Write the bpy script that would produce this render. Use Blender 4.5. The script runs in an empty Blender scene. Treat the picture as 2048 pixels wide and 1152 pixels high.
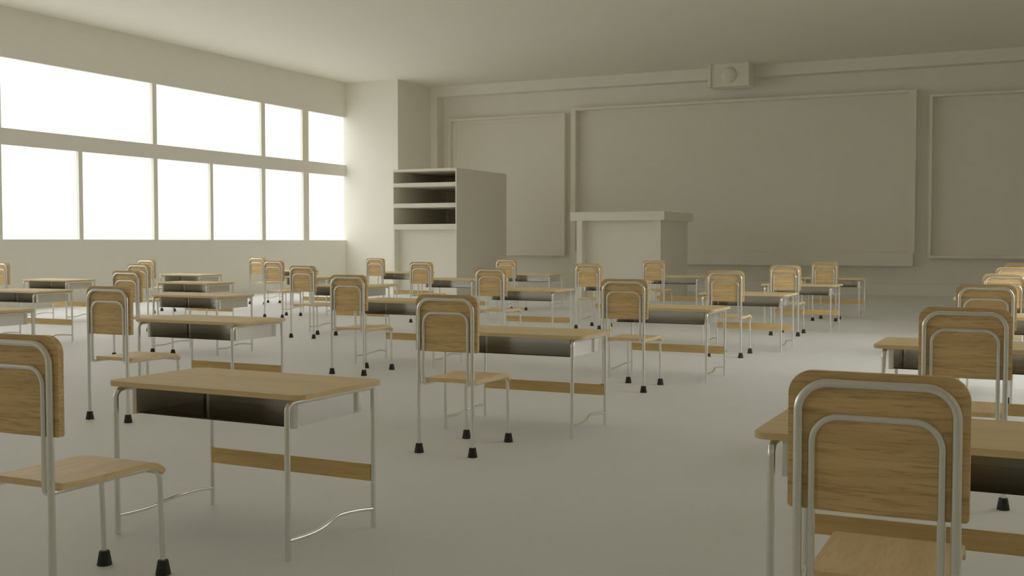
import bpy, bmesh, math, random
from mathutils import Vector, Matrix

random.seed(4)
S = 1.3                       # metres per unit of the plan (camera stands 1 unit above the floor)
C = bpy.context.scene.collection
SC = bpy.context.scene

# ------------------------------------------------------------------ materials
def new_mat(name):
    m = bpy.data.materials.new(name); m.use_nodes = True
    nt = m.node_tree
    return m, nt, nt.nodes['Principled BSDF']

def paint(name, col, rough=0.85, var=0.006, scale=2.0):
    m, nt, b = new_mat(name)
    b.inputs['Roughness'].default_value = rough
    tc = nt.nodes.new('ShaderNodeTexCoord')
    nz = nt.nodes.new('ShaderNodeTexNoise'); nz.inputs['Scale'].default_value = scale; nz.inputs['Detail'].default_value = 4
    nt.links.new(tc.outputs['Object'], nz.inputs['Vector'])
    rp = nt.nodes.new('ShaderNodeValToRGB')
    rp.color_ramp.elements[0].position = 0.3; rp.color_ramp.elements[1].position = 0.7
    rp.color_ramp.elements[0].color = tuple(c*(1-var) for c in col) + (1,)
    rp.color_ramp.elements[1].color = tuple(min(1, c*(1+var)) for c in col) + (1,)
    nt.links.new(nz.outputs['Fac'], rp.inputs['Fac'])
    nt.links.new(rp.outputs['Color'], b.inputs['Base Color'])
    b.inputs['Specular IOR Level'].default_value = 0.25
    return m

def wood(name, light, dark, sc, streak=0.5, rough=0.5, off=(0, 0, 0), band=0.30):
    """grain stretched along the axis whose scale is small"""
    m, nt, b = new_mat(name)
    N, L = nt.nodes, nt.links
    b.inputs['Roughness'].default_value = rough
    b.inputs['Specular IOR Level'].default_value = 0.3
    tc = N.new('ShaderNodeTexCoord')
    mp = N.new('ShaderNodeMapping'); mp.inputs['Scale'].default_value = sc; mp.inputs['Location'].default_value = off
    L.new(tc.outputs['Object'], mp.inputs['Vector'])
    n0 = N.new('ShaderNodeTexNoise'); n0.inputs['Scale'].default_value = 0.35; n0.inputs['Detail'].default_value = 3
    n0.inputs['Distortion'].default_value = 0.6
    L.new(mp.outputs[0], n0.inputs['Vector'])
    n1 = N.new('ShaderNodeTexNoise'); n1.inputs['Scale'].default_value = 1.3; n1.inputs['Detail'].default_value = 7
    n1.inputs['Roughness'].default_value = 0.65; n1.inputs['Distortion'].default_value = 0.3
    L.new(mp.outputs[0], n1.inputs['Vector'])
    r0 = N.new('ShaderNodeValToRGB')
    r0.color_ramp.elements[0].position = 0.35; r0.color_ramp.elements[1].position = 0.65
    mid = tuple(l*(1-band)+d*band for l, d in zip(light, dark))
    r0.color_ramp.elements[0].color = mid+(1,); r0.color_ramp.elements[1].color = light+(1,)
    L.new(n0.outputs['Fac'], r0.inputs['Fac'])
    r1 = N.new('ShaderNodeValToRGB')
    r1.color_ramp.elements[0].position = 0.36; r1.color_ramp.elements[1].position = 0.50
    r1.color_ramp.elements[0].color = (streak,)*3+(1,); r1.color_ramp.elements[1].color = (0, 0, 0, 1)
    L.new(n1.outputs['Fac'], r1.inputs['Fac'])
    mx = N.new('ShaderNodeMix'); mx.data_type = 'RGBA'
    L.new(r1.outputs['Color'], mx.inputs['Factor']); L.new(r0.outputs['Color'], mx.inputs[6])
    mx.inputs[7].default_value = dark+(1,)
    L.new(mx.outputs[2], b.inputs['Base Color'])
    return m

def metal(name, col, rough):
    m, nt, b = new_mat(name)
    b.inputs['Metallic'].default_value = 1.0
    b.inputs['Base Color'].default_value = col+(1,)
    N, L = nt.nodes, nt.links
    tc = N.new('ShaderNodeTexCoord')
    nz = N.new('ShaderNodeTexNoise'); nz.inputs['Scale'].default_value = 12; nz.inputs['Detail'].default_value = 3
    L.new(tc.outputs['Object'], nz.inputs['Vector'])
    mr = N.new('ShaderNodeMapRange'); mr.inputs['To Min'].default_value = rough*0.92; mr.inputs['To Max'].default_value = rough*1.08
    L.new(nz.outputs['Fac'], mr.inputs['Value']); L.new(mr.outputs[0], b.inputs['Roughness'])
    return m

WALLC = (0.868, 0.842, 0.765)
M_wall = paint('wall_plaster', WALLC)
M_ceil = paint('ceiling_plaster', (0.868, 0.842, 0.755))
M_floor = paint('floor_vinyl', (0.845, 0.85, 0.845), rough=0.55)
M_furn = paint('matte_board', (0.85, 0.82, 0.73), rough=0.8)
M_board = paint('board_face', (0.84, 0.81, 0.72), rough=0.7)
M_desk = wood('desktop_wood', (0.89, 0.69, 0.395), (0.60, 0.43, 0.20), (4, 50, 60), streak=0.14, rough=0.55, band=0.25)
M_rail = wood('stretcher_wood', (0.86, 0.61, 0.275), (0.54, 0.35, 0.125), (4, 60, 75), streak=0.35, rough=0.55)
M_back = wood('backrest_wood', (0.86, 0.62, 0.315), (0.42, 0.27, 0.115), (6, 60, 100), streak=0.62, rough=0.5)
M_seat = wood('seat_wood', (0.93, 0.71, 0.41), (0.62, 0.44, 0.22), (60, 7, 60), streak=0.35, rough=0.45)
M_steel = metal('brushed_steel_tube', (0.82, 0.815, 0.79), 0.24)
M_tray = metal('steel_sheet', (0.80, 0.795, 0.765), 0.13)
M_tray.node_tree.nodes['Principled BSDF'].inputs['Metallic'].default_value = 0.66
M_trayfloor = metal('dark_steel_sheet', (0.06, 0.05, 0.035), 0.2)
M_rubber = paint('black_rubber', (0.040, 0.038, 0.034), rough=0.6)

def glass():
    m = bpy.data.materials.new('window_glass'); m.use_nodes = True
    nt = m.node_tree; nt.nodes.clear()
    o = nt.nodes.new('ShaderNodeOutputMaterial'); mx = nt.nodes.new('ShaderNodeMixShader')
    t = nt.nodes.new('ShaderNodeBsdfTransparent'); g = nt.nodes.new('ShaderNodeBsdfGlossy')
    g.inputs['Roughness'].default_value = 0.02
    t.inputs['Color'].default_value = (0.985, 0.99, 0.985, 1)
    mx.inputs[0].default_value = 0.03
    nt.links.new(t.outputs[0], mx.inputs[1]); nt.links.new(g.outputs[0], mx.inputs[2]); nt.links.new(mx.outputs[0], o.inputs[0])
    return m
M_glass = glass()

# ------------------------------------------------------------------ mesh helpers (all sizes in plan units)
def to_obj(name, bm, mat, parent=None, smooth=False, bevel=0, solid=0, loc=(0, 0, 0)):
    bmesh.ops.recalc_face_normals(bm, faces=bm.faces)
    me = bpy.data.meshes.new(name)
    bm.to_mesh(me); bm.free()
    me.transform(Matrix.Scale(S, 4))
    me.materials.append(mat)
    if smooth:
        for p in me.polygons: p.use_smooth = True
    o = bpy.data.objects.new(name, me); C.objects.link(o)
    o.location = Vector(loc)*S
    if parent: o.parent = parent
    if solid:
        md = o.modifiers.new('Solidify', 'SOLIDIFY'); md.thickness = solid*S; md.offset = 0
    if bevel:
        md = o.modifiers.new('Bevel', 'BEVEL'); md.width = bevel*S; md.segments = 3; md.limit_method = 'ANGLE'; md.angle_limit = math.radians(40)
        for p in me.polygons: p.use_smooth = True
        wn = o.modifiers.new('Normals', 'WEIGHTED_NORMAL'); wn.keep_sharp = True
    return o

def box(bm, x0, x1, y0, y1, z0, z1):
    v = [bm.verts.new(p) for p in ((x0,y0,z0),(x1,y0,z0),(x1,y1,z0),(x0,y1,z0),(x0,y0,z1),(x1,y0,z1),(x1,y1,z1),(x0,y1,z1))]
    for f in ((0,3,2,1),(4,5,6,7),(0,1,5,4),(1,2,6,5),(2,3,7,6),(3,0,4,7)):
        bm.faces.new([v[i] for i in f])

def boxes(*bs):
    bm = bmesh.new()
    for b in bs: box(bm, *b)
    return bm

def fillet(pts, rads, n=8):
    """polyline with the inner corners rounded"""
    pts = [Vector(p) for p in pts]; out = [pts[0]]
    for i in range(1, len(pts)-1):
        r = rads[i-1]; a, b, c = pts[i-1], pts[i], pts[i+1]
        if r <= 0: out.append(b); continue
        u = (a-b).normalized(); w = (c-b).normalized()
        ang = u.angle(w); d = r/math.tan(ang/2)
        bis = (u+w).normalized(); ce = b+bis*(r/math.sin(ang/2))
        p0 = b+u*d-ce; p1 = b+w*d-ce
        tot = p0.angle(p1); ax = p0.cross(p1).normalized()
        for k in range(n+1):
            out.append(ce+Matrix.Rotation(tot*k/n, 3, ax) @ p0)
    out.append(pts[-1]); return out

def smooth_path(pts, n=6):
    P = [Vector(p) for p in pts]; out = []
    for i in range(len(P)-1):
        p0 = P[max(i-1, 0)]; p1 = P[i]; p2 = P[i+1]; p3 = P[min(i+2, len(P)-1)]
        for k in range(n):
            t = k/n
            out.append(0.5*((2*p1)+(p2-p0)*t+(2*p0-5*p1+4*p2-p3)*t*t+(3*p1-p0-3*p2+p3)*t**3))
    out.append(P[-1]); return out

def tube(bm, path, r, seg=14, caps=True):
    P = [Vector(p) for p in path]
    q = [P[0]]
    for p in P[1:]:
        if (p-q[-1]).length > 1e-6: q.append(p)
    P = q
    T = []
    for i in range(len(P)):
        a = P[max(i-1, 0)]; b = P[min(i+1, len(P)-1)]; T.append((b-a).normalized())
    up = Vector((1, 0, 0)) if abs(T[0].x) < 0.8 else Vector((0, 1, 0))
    nrm = (up-T[0]*up.dot(T[0])).normalized()
    rings = []
    for i in range(len(P)):
        if i: nrm = (nrm-T[i]*nrm.dot(T[i])).normalized()
        bn = T[i].cross(nrm)
        rings.append([bm.verts.new(P[i]+(nrm*math.cos(2*math.pi*k/seg)+bn*math.sin(2*math.pi*k/seg))*r) for k in range(seg)])
    for a, b in zip(rings, rings[1:]):
        for k in range(seg):
            bm.faces.new((a[k], a[(k+1) % seg], b[(k+1) % seg], b[k]))
    if caps:                       # end discs keep their own vertices so the tube shades evenly to its end
        for rg in (rings[0], rings[-1]):
            bm.faces.new([bm.verts.new(v.co) for v in rg])

def lathe(bm, prof, cx, cy, seg=28):
    rings = []
    for r, z in prof:
        rings.append([bm.verts.new((cx+r*math.cos(2*math.pi*k/seg), cy+r*math.sin(2*math.pi*k/seg), z)) for k in range(seg)])
    for a, b in zip(rings, rings[1:]):
        for k in range(seg): bm.faces.new((a[k], a[(k+1) % seg], b[(k+1) % seg], b[k]))
    bm.faces.new(rings[0]); bm.faces.new(rings[-1])

def round_rect(hx, z0, z1, rt, rb, n=8):
    pts = []
    for cx, cz, r, a0 in ((hx-rt, z1-rt, rt, 0), (-hx+rt, z1-rt, rt, 90), (-hx+rb, z0+rb, rb, 180), (hx-rb, z0+rb, rb, 270)):
        for k in range(n+1):
            a = math.radians(a0+90*k/n); pts.append((cx+r*math.cos(a), cz+r*math.sin(a)))
    return pts

def tag(o, label=None, cat=None, group=None, kind=None):
    if label: o['label'] = label
    if cat: o['category'] = cat
    if group: o['group'] = group
    if kind: o['kind'] = kind
    return o

def struct(name, bm, mat, **k):
    return tag(to_obj(name, bm, mat, **k), kind='structure')

def empty(name, loc=(0, 0, 0), rz=0):
    o = bpy.data.objects.new(name, None); C.objects.link(o)
    o.location = Vector(loc)*S; o.rotation_euler = (0, 0, rz); o.empty_display_size = 0.1
    return o

def children(o): return list(o.children)
def copy_tree(o, parent=None):
    c = o.copy(); C.objects.link(c)
    if parent: c.parent = parent
    for ch in children(o): copy_tree(ch, c)
    return c

# ------------------------------------------------------------------ the room
XL, XR, YB, YF, H = -13.88, 2.5, -3.2, 22.33, 4.46
T = 0.06
struct('floor', boxes((XL-T, XR+0.25, YB-0.25, YF+0.25, -0.2, 0)), M_floor)
struct('ceiling', boxes((XL-T, XR+0.25, YB-0.25, YF+0.25, H, H+0.2)), M_ceil)
struct('wall_front', boxes((XL-T, XR+0.25, YF, YF+0.25, 0, H)), M_wall)
struct('wall_back', boxes((XL-T, XR+0.25, YB-0.25, YB, 0, H)), M_wall)

# window wall: sill, middle beam, lintel and mullions are one continuous plastered piece
ZS, ZM0, ZM1, ZT = 1.04, 2.434, 2.678, 3.714
upper = [(-0.9, 2.15), (2.25, 5.3), (5.4, 8.45), (8.55, 11.56), (11.66, 14.75), (14.85, 17.69), (17.81, 19.03), (19.24, 20.6)]
lower = [(-0.9, 0.60), (0.70, 2.15), (2.25, 3.75), (3.85, 5.3), (5.4, 6.9), (7.0, 8.45), (8.55, 10.0), (10.08, 11.56),
         (11.655, 13.107), (13.188, 14.76), (14.855, 16.20), (16.276, 17.695), (17.805, 19.05), (19.24, 20.6)]
bm = bmesh.new()
box(bm, XL-T, XL, YB, YF, 0, ZS); box(bm, XL-T, XL, YB, YF, ZM0, ZM1); box(bm, XL-T, XL, YB, YF, ZT, H)
for rows, z0, z1 in ((upper, ZM1, ZT), (lower, ZS, ZM0)):
    ys = [YB]+[v for r in rows for v in r]+[YF]
    for a, b in zip(ys[::2], ys[1::2]): box(bm, XL-T, XL, a, b, z0, z1)
struct('wall_left', bm, M_wall)
n = 0
for rows, z0, z1 in ((upper, ZM1, ZT), (lower, ZS, ZM0)):
    for a, b in rows:
        n += 1
        struct('window_%d' % n, boxes((XL-T*0.6, XL-T*0.45, a, b, z0, z1)), M_glass)

# right wall with a band of windows (outside the frame) and an unseen dark slab beyond it, added to keep light from below off the ceiling
WY = [(6.6, 8.8), (8.9, 11.1)]
WZ0, WZ1 = 0.6, 3.9
bm = bmesh.new()
box(bm, XR, XR+0.08, YB, YF, 0, WZ0); box(bm, XR, XR+0.08, YB, YF, WZ1, H)
ys = [YB]+[v for r in WY for v in r]+[YF]
for a, b in zip(ys[::2], ys[1::2]): box(bm, XR, XR+0.08, a, b, WZ0, WZ1)
struct('wall_right', bm, M_wall)
for a, b in WY:
    n += 1
    struct('window_%d' % n, boxes((XR+0.03, XR+0.04, a, b, WZ0, WZ1)), M_glass)
M_light_block = paint('asphalt', (0.05, 0.05, 0.048))
struct('ground', boxes((XR+0.25, XR+60, YB-30, YF+30, -0.3, -0.1)), M_light_block)

# pillar in the left front corner and the frame around the front wall
struct('trim_1', boxes((XL, -12.555, 20.6, YF, 0, H)), M_wall)
struct('trim_2', boxes((-12.555, -12.392, 22.01, YF, 0, 4.237), (-12.555, XR, 22.01, YF, 4.237, H)), M_wall)
struct('baseboard_front', boxes((-12.392, XR, 22.10, YF, 0, 0.217)), M_wall)

# ------------------------------------------------------------------ boards on the front wall
def framed_board(name, label, cat, x0, x1, z0, z1, fy, fw, back_y, tops=None, bottom=True, inner=None):
    t = empty(name, ((x0+x1)/2, YF, z0)); ox, oz = (x0+x1)/2, z0
    w = (x1-x0)/2; h = z1-z0
    tag(t, label, cat)
    fwl, fwr, fwt, fwb = fw
    bs = [(-w, -w+fwl, fy-YF, 0, 0, h), (w-fwr, w, fy-YF, 0, 0, h), (-w+fwl, w-fwr, fy-YF, 0, h-fwt, h)]
    if bottom: bs.append((-w+fwl, w-fwr, fy-YF, 0, 0, fwb))
    to_obj('board_frame', boxes(*bs), M_furn, t)
    to_obj('board_panel', boxes((-w+fwl, w-fwr, back_y-YF, 0, 0 if not bottom else fwb, h-fwt)), M_board, t)
    if inner:
        a, d = inner
        x_0, x_1, z_0, z_1 = -w+fwl, w-fwr, 0, h-fwt
        to_obj('panel_border', boxes((x_0, x_0+a, back_y-d-YF, back_y-YF, z_0, z_1), (x_1-a*0.35, x_1, back_y-d-YF, back_y-YF, z_0, z_1),
                                    (x_0+a, x_1-a*0.35, back_y-d-YF, back_y-YF, z_1-a, z_1)), M_furn, t)
    return t

framed_board('notice_board', 'plain pale notice board with stepped frame between bookshelf and blackboard', 'board',
             -12.185, -9.36, 0.71, 3.745, 22.16, (0.045, 0.06, 0.045, 0.03), 22.30, inner=(0.085, 0.015))
bb = framed_board('blackboard', 'huge blank board with raised frame behind the lectern on front wall', 'board',
             -9.20, -2.26, 0.797, 3.835, 22.12, (0.105, 0.12, 0.05, 0.015), 22.30)
w = (9.20-2.26)/2
to_obj('chalk_ledge', boxes((-w+0.02, w-0.025, 22.105-YF, 0, -0.25, -0.001)), M_furn, bb)
framed_board('notice_board', 'blank framed notice board at right edge of the front wall', 'board',
             -2.025, 0.81, 0.70, 3.72, 22.10, (0.05, 0.05, 0.045, 0.05), 22.29)

# wall speaker with a domed face, above the big board
t = tag(empty('wall_speaker', (-5.655, 22.01, 4.0)), 'small pale wall box with a round dome above the big board', 'speaker')
to_obj('housing', boxes((-0.40, -0.352, -0.50, 0, 0.02, 0.4595), (0.362, 0.395, -0.48, 0, 0.02, 0.4595),
                        (-0.352, 0.362, -0.45, 0, 0.02, 0.4595)), M_furn, t)
bm = bmesh.new()
r = 0.155
for k in range(1):
    rings = []
    for i in range(9):
        a = math.radians(90*i/9); rings.append([bm.verts.new((r*math.cos(a)*math.cos(2*math.pi*j/28), -0.445-r*0.8*math.sin(a), 0.235+r*math.cos(a)*math.sin(2*math.pi*j/28))) for j in range(28)])
    for a, b in zip(rings, rings[1:]):
        for j in range(28): bm.faces.new((a[j], a[(j+1) % 28], b[(j+1) % 28], b[j]))
    bm.faces.new(rings[-1])
to_obj('dome', bm, M_furn, t, smooth=True)

# ------------------------------------------------------------------ lectern
px0, px1, py0, py1 = -7.475, -5.94, 18.25, 19.87
cx, cy = (px0+px1)/2, (py0+py1)/2
t = tag(empty('lectern', (cx, cy, 0)), 'tall pale boxy teacher lectern standing before the big board', 'lectern')
hw, hd = (px1-px0)/2, (py1-py0)/2
to_obj('side_panel', boxes((-hw, -hw+0.10, -hd, hd, 0, 1.37)), M_furn, t)
to_obj('side_panel', boxes((hw-0.095, hw, -hd, hd-0.10, 0, 1.37), (hw-0.095, hw-0.012, hd-0.10, hd, 0, 1.37)), M_furn, t)
to_obj('front_panel', boxes((-hw+0.10, hw-0.095, -hd+0.17, -hd+0.22, 0, 1.37)), M_furn, t)
to_obj('top', boxes((-hw-0.115, hw+0.075, -hd-0.03, hd+0.06, 1.37, 1.522)), M_furn, t, bevel=0.006)

# ------------------------------------------------------------------ bookshelf
sx0, sx1, sy0, sy1 = -11.262, -9.895, 18.30, 20.42
cx, cy = (sx0+sx1)/2, (sy0+sy1)/2; hw, hd = (sx1-sx0)/2, (sy1-sy0)/2
t = tag(empty('bookshelf', (cx, cy, 0)), 'tall pale cabinet with three open shelves over a closed lower front', 'bookshelf')
to_obj('side_panel', boxes((-hw, -hw+0.012, -hd, hd, 1.24, 2.372), (-hw, -hw+0.028, -hd, hd, 0, 1.24)), M_furn, t)
to_obj('side_panel', boxes((hw-0.022, hw, -hd, hd, 0, 2.372)), M_furn, t)
to_obj('back_panel', boxes((-hw+0.028, hw-0.022, hd-0.05, hd, 0, 2.325)), M_furn, t)
to_obj('top', boxes((-hw+0.012, hw-0.022, -hd, hd, 2.325, 2.372)), M_furn, t)
for z0, z1 in ((2.038, 2.112), (1.648, 1.728), (1.235, 1.337)):
    to_obj('shelf', boxes((-hw+0.012, hw-0.022, -hd, hd-0.05, z0, z1)), M_furn, t)
to_obj('door', boxes((-hw+0.028, hw-0.022, -hd+0.16, -hd+0.2, 0, 1.235)), M_furn, t)

# ------------------------------------------------------------------ school chair
def make_chair():
    t = empty('school_chair')
    bm = bmesh.new()                                   # seat: flat board with a rolled front edge
    hx = 0.136
    prof = [(0.045, 0.354), (0.07, 0.353), (0.15, 0.3515), (0.25, 0.352), (0.33, 0.354), (0.365, 0.353), (0.39, 0.349), (0.410, 0.341), (0.425, 0.331), (0.436, 0.320)]
    th = 0.019
    low = []
    for i, (y, z) in enumerate(prof):
        a = prof[max(i-1, 0)]; b = prof[min(i+1, len(prof)-1)]
        d = Vector((b[0]-a[0], b[1]-a[1])).normalized()
        low.append((y+d.y*th, z-d.x*th))
    xs = [-hx, -hx+0.004, hx-0.004, hx]
    ring = prof+low[::-1]
    vs = [[bm.verts.new((x, y, z)) for y, z in ring] for x in (-hx, hx)]
    m = len(ring)
    for k in range(m): bm.faces.new((vs[0][k], vs[0][(k+1) % m], vs[1][(k+1) % m], vs[1][k]))
    np_ = len(prof)
    for v in vs:
        for k in range(np_-1): bm.faces.new((v[k], v[k+1], v[m-2-k], v[m-1-k]))
    to_obj('seat', bm, M_seat, t, bevel=0.0025)
    # backrest: rounded plywood board, slightly bowed to the rear in the middle
    bm = bmesh.new()
    out = round_rect(0.165, 0.485, 0.753, 0.046, 0.008)
    NX = 24
    def bow(x): return 0.0085*(min(abs(x)/0.165, 1)**2)+0.0015
    zs = sorted(set([round(p[1], 6) for p in out]))
    def span(z):
        ps = [p[0] for p in out if abs(p[1]-z) < 1e-5]
        return max(abs(x) for x in ps)
    grid = []
    for z in zs:
        hxz = span(z); row = []
        for k in range(NX+1):
            x = -hxz+2*hxz*k/NX; row.append((x, z))
        grid.append(row)
    F = [[bm.verts.new((x, bow(x), z)) for x, z in r] for r in grid]
    B = [[bm.verts.new((x, bow(x)+0.018, z)) for x, z in r] for r in grid]
    for G in (F, B):
        for i in range(len(G)-1):
            for k in range(NX): bm.faces.new((G[i][k], G[i][k+1], G[i+1][k+1], G[i+1][k]))
    R_, N_ = len(grid), NX
    loop = [(0, k) for k in range(N_+1)]+[(i, N_) for i in range(1, R_)]+[(R_-1, k) for k in range(N_-1, -1, -1)]+[(i, 0) for i in range(R_-2, 0, -1)]
    for a, b in zip(loop, loop[1:]+loop[:1]):
        bm.faces.new((F[a[0]][a[1]], F[b[0]][b[1]], B[b[0]][b[1]], B[a[0]][a[1]]))
    to_obj('backrest', bm, M_back, t, bevel=0.003)
    ro, ri = 0.0095, 0.0078
    bm = bmesh.new()
    tube(bm, fillet([(-0.1435, 0, 0.34), (-0.1435, 0, 0.731), (0.1435, 0, 0.731), (0.1435, 0, 0.34)], [0.056, 0.056], 10), ro, caps=False)
    for s in (-1, 1): tube(bm, [(s*0.1435, 0, 0.334), (s*0.118, 0.004, 0.334)], 0.005)
    to_obj('back_frame', bm, M_steel, t, smooth=True)
    bm = bmesh.new()
    pts = [(-0.118, 0.385, 0.331), (-0.118, 0.002, 0.331), (-0.118, 0.002, 0.667), (0.118, 0.002, 0.667), (0.118, 0.002, 0.331), (0.118, 0.385, 0.331)]
    tube(bm, fillet(pts, [0.016, 0.050, 0.050, 0.016], 9), ri, caps=False)
    to_obj('seat_frame', bm, M_steel, t, smooth=True)
    for s in (-1, 1):
        for front in (0, 1):
            bm = bmesh.new()
            if front:
                fx, fy = s*0.1184, 0.4355
                tube(bm, fillet([(fx, 0.37, 0.331), (fx, 0.425, 0.331), (fx, fy, 0.03)], [0.048], 9), ri)
            else:
                fx, fy = s*0.1435, 0
                tube(bm, [(fx, 0, 0.34), (fx, 0, 0.2), (fx, 0, 0.03)], ro)
            lg = to_obj('leg', bm, M_steel, t, smooth=True)
            bm = bmesh.new()
            lathe(bm, [(0.0222, 0), (0.0230, 0.002), (0.0160, 0.042), (0.0148, 0.044)], fx, fy)
            ft = to_obj('rubber_foot', bm, M_rubber, lg)
            ft['label'] = 'black conical rubber foot cap'
    return t

# ------------------------------------------------------------------ school desk
def make_desk():
    t = empty('school_desk')
    bm = bmesh.new()
    hx, hy = 0.417, 0.2325
    pts = []
    r = 0.036
    for cx_, cy_, a0 in ((hx-r, hy-r, 0), (-hx+r, hy-r, 90), (-hx+r, -hy+r, 180), (hx-r, -hy+r, 270)):
        for k in range(9):
            a = math.radians(a0+90*k/8); pts.append((cx_+r*math.cos(a), cy_+r*math.sin(a)))
    lo = [bm.verts.new((x, y, 0.5065)) for x, y in pts]; hi = [bm.verts.new((x, y, 0.5245)) for x, y in pts]
    bm.faces.new(lo); bm.faces.new(hi)
    for k in range(len(pts)): bm.faces.new((lo[k], lo[(k+1) % len(pts)], hi[(k+1) % len(pts)], hi[k]))
    to_obj('desktop', bm, M_desk, t, bevel=0.002)
    lx, ly, r, zr = 0.367, 0.2345, 0.0095, 0.497
    for s in (-1, 1):
        bm = bmesh.new()
        tube(bm, fillet([(s*lx, -ly, 0), (s*lx, -ly, zr), (s*lx, -ly+0.04, zr)], [0.030], 10), r)
        to_obj('leg', bm, M_steel, t, smooth=True)
        bm = bmesh.new()
        tube(bm, [(s*lx, ly, 0), (s*lx, ly, 0.25), (s*lx, ly, 0.504)], r*0.95)
        to_obj('leg', bm, M_steel, t, smooth=True)
        bm = bmesh.new()
        tube(bm, [(s*lx, -ly+0.04, zr), (s*lx, 0, zr), (s*lx, ly, zr)], r, caps=False)
        to_obj('side_rail', bm, M_steel, t, smooth=True)
        bm = bmesh.new()
        P = [(-.2345, .064, 0), (-.15, .0605, 0), (-.08, .062, .002), (-.02, .0705, .006), (.05, .080, .018), (.1, .080, .015), (.165, .0755, .008), (.2345, .067, 0)]
        tube(bm, smooth_path([(s*(lx-d), y, z) for y, z, d in P]), 0.0068, seg=12)
        to_obj('foot_bar', bm, M_steel, t, smooth=True)
    # book tray of bent sheet steel, open towards the chair
    bm = bmesh.new()
    side = [(0.348, -0.158), (0.3525, -0.168), (0.3495, -0.179), (0.340, -0.183), (0.332, -0.176), (0.330, -0.162), (0.330, 0.0), (0.330, 0.222)]
    back = [(0.330, 0.150), (0.3255, 0.161), (0.315, 0.165), (-0.315, 0.165), (-0.3255, 0.161), (-0.330, 0.150)]
    for path in (side, [(-x, y) for x, y in side], back):
        a = [bm.verts.new((x, y, 0.408)) for x, y in path]; b = [bm.verts.new((x, y, 0.5055)) for x, y in path]
        for k in range(len(path)-1): bm.faces.new((a[k], a[k+1], b[k+1], b[k]))
    tr = to_obj('book_tray', bm, M_tray, t, solid=0.003)
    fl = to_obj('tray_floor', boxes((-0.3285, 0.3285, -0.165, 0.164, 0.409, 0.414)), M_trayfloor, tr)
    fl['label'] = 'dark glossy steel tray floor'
    bm = boxes((-lx+0.006, lx-0.006, 0.222, 0.232, 0.166, 0.224))
    to_obj('stretcher', bm, M_rail, t, bevel=0.0015)
    return t

# ------------------------------------------------------------------ the rows: (column from the right, row from the camera)
GX, GY, DX, DYY = -0.3014, 2.1636, 2.2302, 2.4599
chairs = {(0,0):(-.287,2.181),(0,1):(-.280,4.541),(0,2):(-.324,7.079),(1,0):(-2.506,2.121),(1,1):(-2.542,4.588),(1,2):(-2.557,7.069),
          (1,3):(-2.525,9.55),(1,4):(-2.528,12.014),(1,5):(-2.547,14.468),(2,1):(-4.729,4.654),(2,2):(-4.751,7.061),(2,3):(-4.791,9.528),
          (2,4):(-4.779,12.006),(2,5):(-4.798,14.46),(3,2):(-7.136,7.236),(3,3):(-6.993,9.557),(3,4):(-6.995,12.003),(3,5):(-7.017,14.457),
          (4,3):(-9.221,9.535),(4,4):(-9.241,11.996),(4,5):(-9.231,14.466),(5,4):(-11.464,12.009),(5,5):(-11.462,14.459)}
desks = {(1,0):(-2.492,3.077,-.030),(1,1):(-2.535,5.472,0),(1,2):(-2.536,7.970,-.017),(1,3):(-2.537,10.438,-.022),(1,4):(-2.517,12.892,-.028),
         (1,5):(-2.580,15.334,.003),(2,1):(-4.711,5.488,-.011),(3,2):(-6.930,7.968,-.013),(4,3):(-9.180,10.428,.002),(5,4):(-11.450,12.913,0),
         (5,3):(-11.417,10.432,.009),(4,2):(-9.186,7.978,0),(3,1):(-6.960,5.542,0),(0,0):(-.248,3.016,.003),(0,1):(-.311,5.634,-.006),
         (0,3):(-.308,10.391,.002),(2,3):(-4.789,10.404,0)}
chair_keys = [(0,r) for r in range(6)]+[(1,r) for r in range(6)]+[(2,r) for r in range(1,6)]+[(3,r) for r in range(2,6)]+[(4,r) for r in range(3,6)]+[(5,r) for r in range(3,6)]
desk_keys = [(0,r) for r in range(6)]+[(1,r) for r in range(6)]+[(2,r) for r in range(1,6)]+[(3,r) for r in range(1,6)]+[(4,r) for r in range(2,6)]+[(5,r) for r in range(3,6)]
COL = {5: 'column nearest the windows', 4: 'second column from the windows', 3: 'third column from the windows',
       2: 'fourth column from the windows', 1: 'fifth column from the windows', 0: 'rightmost column'}
ROW = {5: 'row nearest the board', 4: 'second row from the board', 3: 'third row from the board',
       2: 'fourth row from the board', 1: 'fifth row from the board', 0: 'sixth row from the board'}
def chair_label(k):
    if k == (0,0): return 'largest wooden chair back, nearest the camera in the lower right corner'
    if k == (1,0): return 'wooden chair cut off by the left edge, before the nearest whole desk'
    return 'wooden chair on steel tubes, %s, %s' % (COL[k[0]], ROW[k[1]])
def desk_label(k):
    if k == (1,0): return 'nearest whole wooden topped desk with open steel tray, lower left'
    if k == (0,0): return 'wooden desk cut by the right edge, behind the largest chair back'
    return 'wooden topped steel desk, %s, %s' % (COL[k[0]], ROW[k[1]])
ch0 = make_chair(); first = True
for k in chair_keys:
    x, y = chairs.get(k, (GX-DX*k[0], GY+DYY*k[1]))
    o = ch0 if first else copy_tree(ch0); first = False
    o.location = (x*S, y*S, 0)
    tag(o, chair_label(k), 'chair', 'wooden school chairs in rows')
dk0 = make_desk(); first = True
for k in desk_keys:
    x, y, rz = desks.get(k, (GX-DX*k[0], GY+0.8894+DYY*k[1], 0))
    o = dk0 if first else copy_tree(dk0); first = False
    o.location = (x*S, y*S, 0); o.rotation_euler.z = rz
    tag(o, desk_label(k), 'desk', 'school desks in rows')

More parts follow.
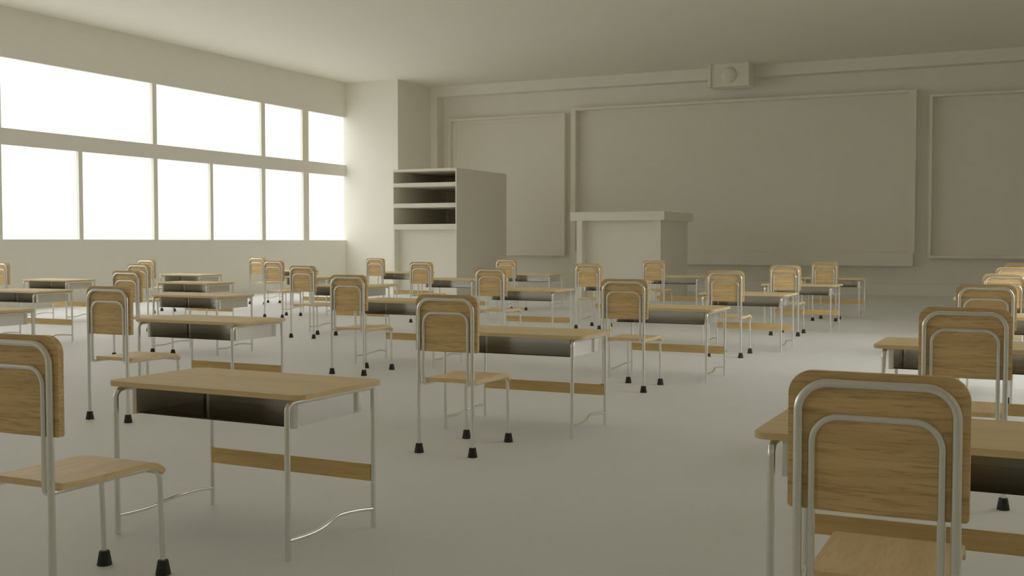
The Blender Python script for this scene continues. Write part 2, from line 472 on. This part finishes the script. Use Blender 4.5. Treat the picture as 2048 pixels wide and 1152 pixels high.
# ------------------------------------------------------------------ daylight
w = bpy.data.worlds.new('sky'); SC.world = w; w.use_nodes = True
bg = w.node_tree.nodes['Background']
N, L = w.node_tree.nodes, w.node_tree.links
tc = N.new('ShaderNodeTexCoord'); sp = N.new('ShaderNodeSeparateXYZ'); L.new(tc.outputs['Generated'], sp.inputs[0])
mr = N.new('ShaderNodeMapRange'); mr.inputs['From Min'].default_value = 0.0; mr.inputs['From Max'].default_value = 0.75
mr.inputs['To Min'].default_value = 1.08; mr.inputs['To Max'].default_value = 2.3
L.new(sp.outputs['Z'], mr.inputs['Value']); L.new(mr.outputs[0], bg.inputs['Strength'])
bg.inputs['Color'].default_value = (1.0, 1.0, 0.97, 1)

# hazy low sun entering through the right-hand windows only
sl = bpy.data.lights.new('hazy_sun', 'SUN'); sl.energy = 1.6; sl.angle = math.radians(42); sl.color = (1.0, 0.99, 0.97)
so = bpy.data.objects.new('hazy_sun', sl); C.objects.link(so)
d = Vector((0.80, -0.42, 0.58)).normalized()
so.rotation_euler = d.to_track_quat('Z', 'Y').to_euler(); so.location = (12, 0, 12)

# ------------------------------------------------------------------ camera
cam = bpy.data.cameras.new('camera'); co = bpy.data.objects.new('camera', cam); C.objects.link(co)
cam.sensor_width = 36; cam.lens = 36*2241.643/2048
cam.clip_start = 0.05; cam.clip_end = 200
pit, yaw, roll = 0.0410, 0.4463, -0.0003
Rv = Vector((math.cos(yaw), math.sin(yaw), 0)); Fh = Vector((-math.sin(yaw), math.cos(yaw), 0)); Z = Vector((0, 0, 1))
F = Fh*math.cos(pit)-Z*math.sin(pit); U = Fh*math.sin(pit)+Z*math.cos(pit)
co.matrix_world = Matrix.Translation((0, 0, 1.0*S)) @ Matrix((Rv, U, -F)).transposed().to_4x4()
SC.camera = co

SC.view_settings.view_transform = 'Standard'
SC.view_settings.look = 'None'
SC.view_settings.gamma = 1
SC.view_settings.use_curve_mapping = False
SC.view_settings.exposure = 0.36
SC.cycles.max_bounces = 12
SC.cycles.diffuse_bounces = 8
SC.cycles.transparent_max_bounces = 16
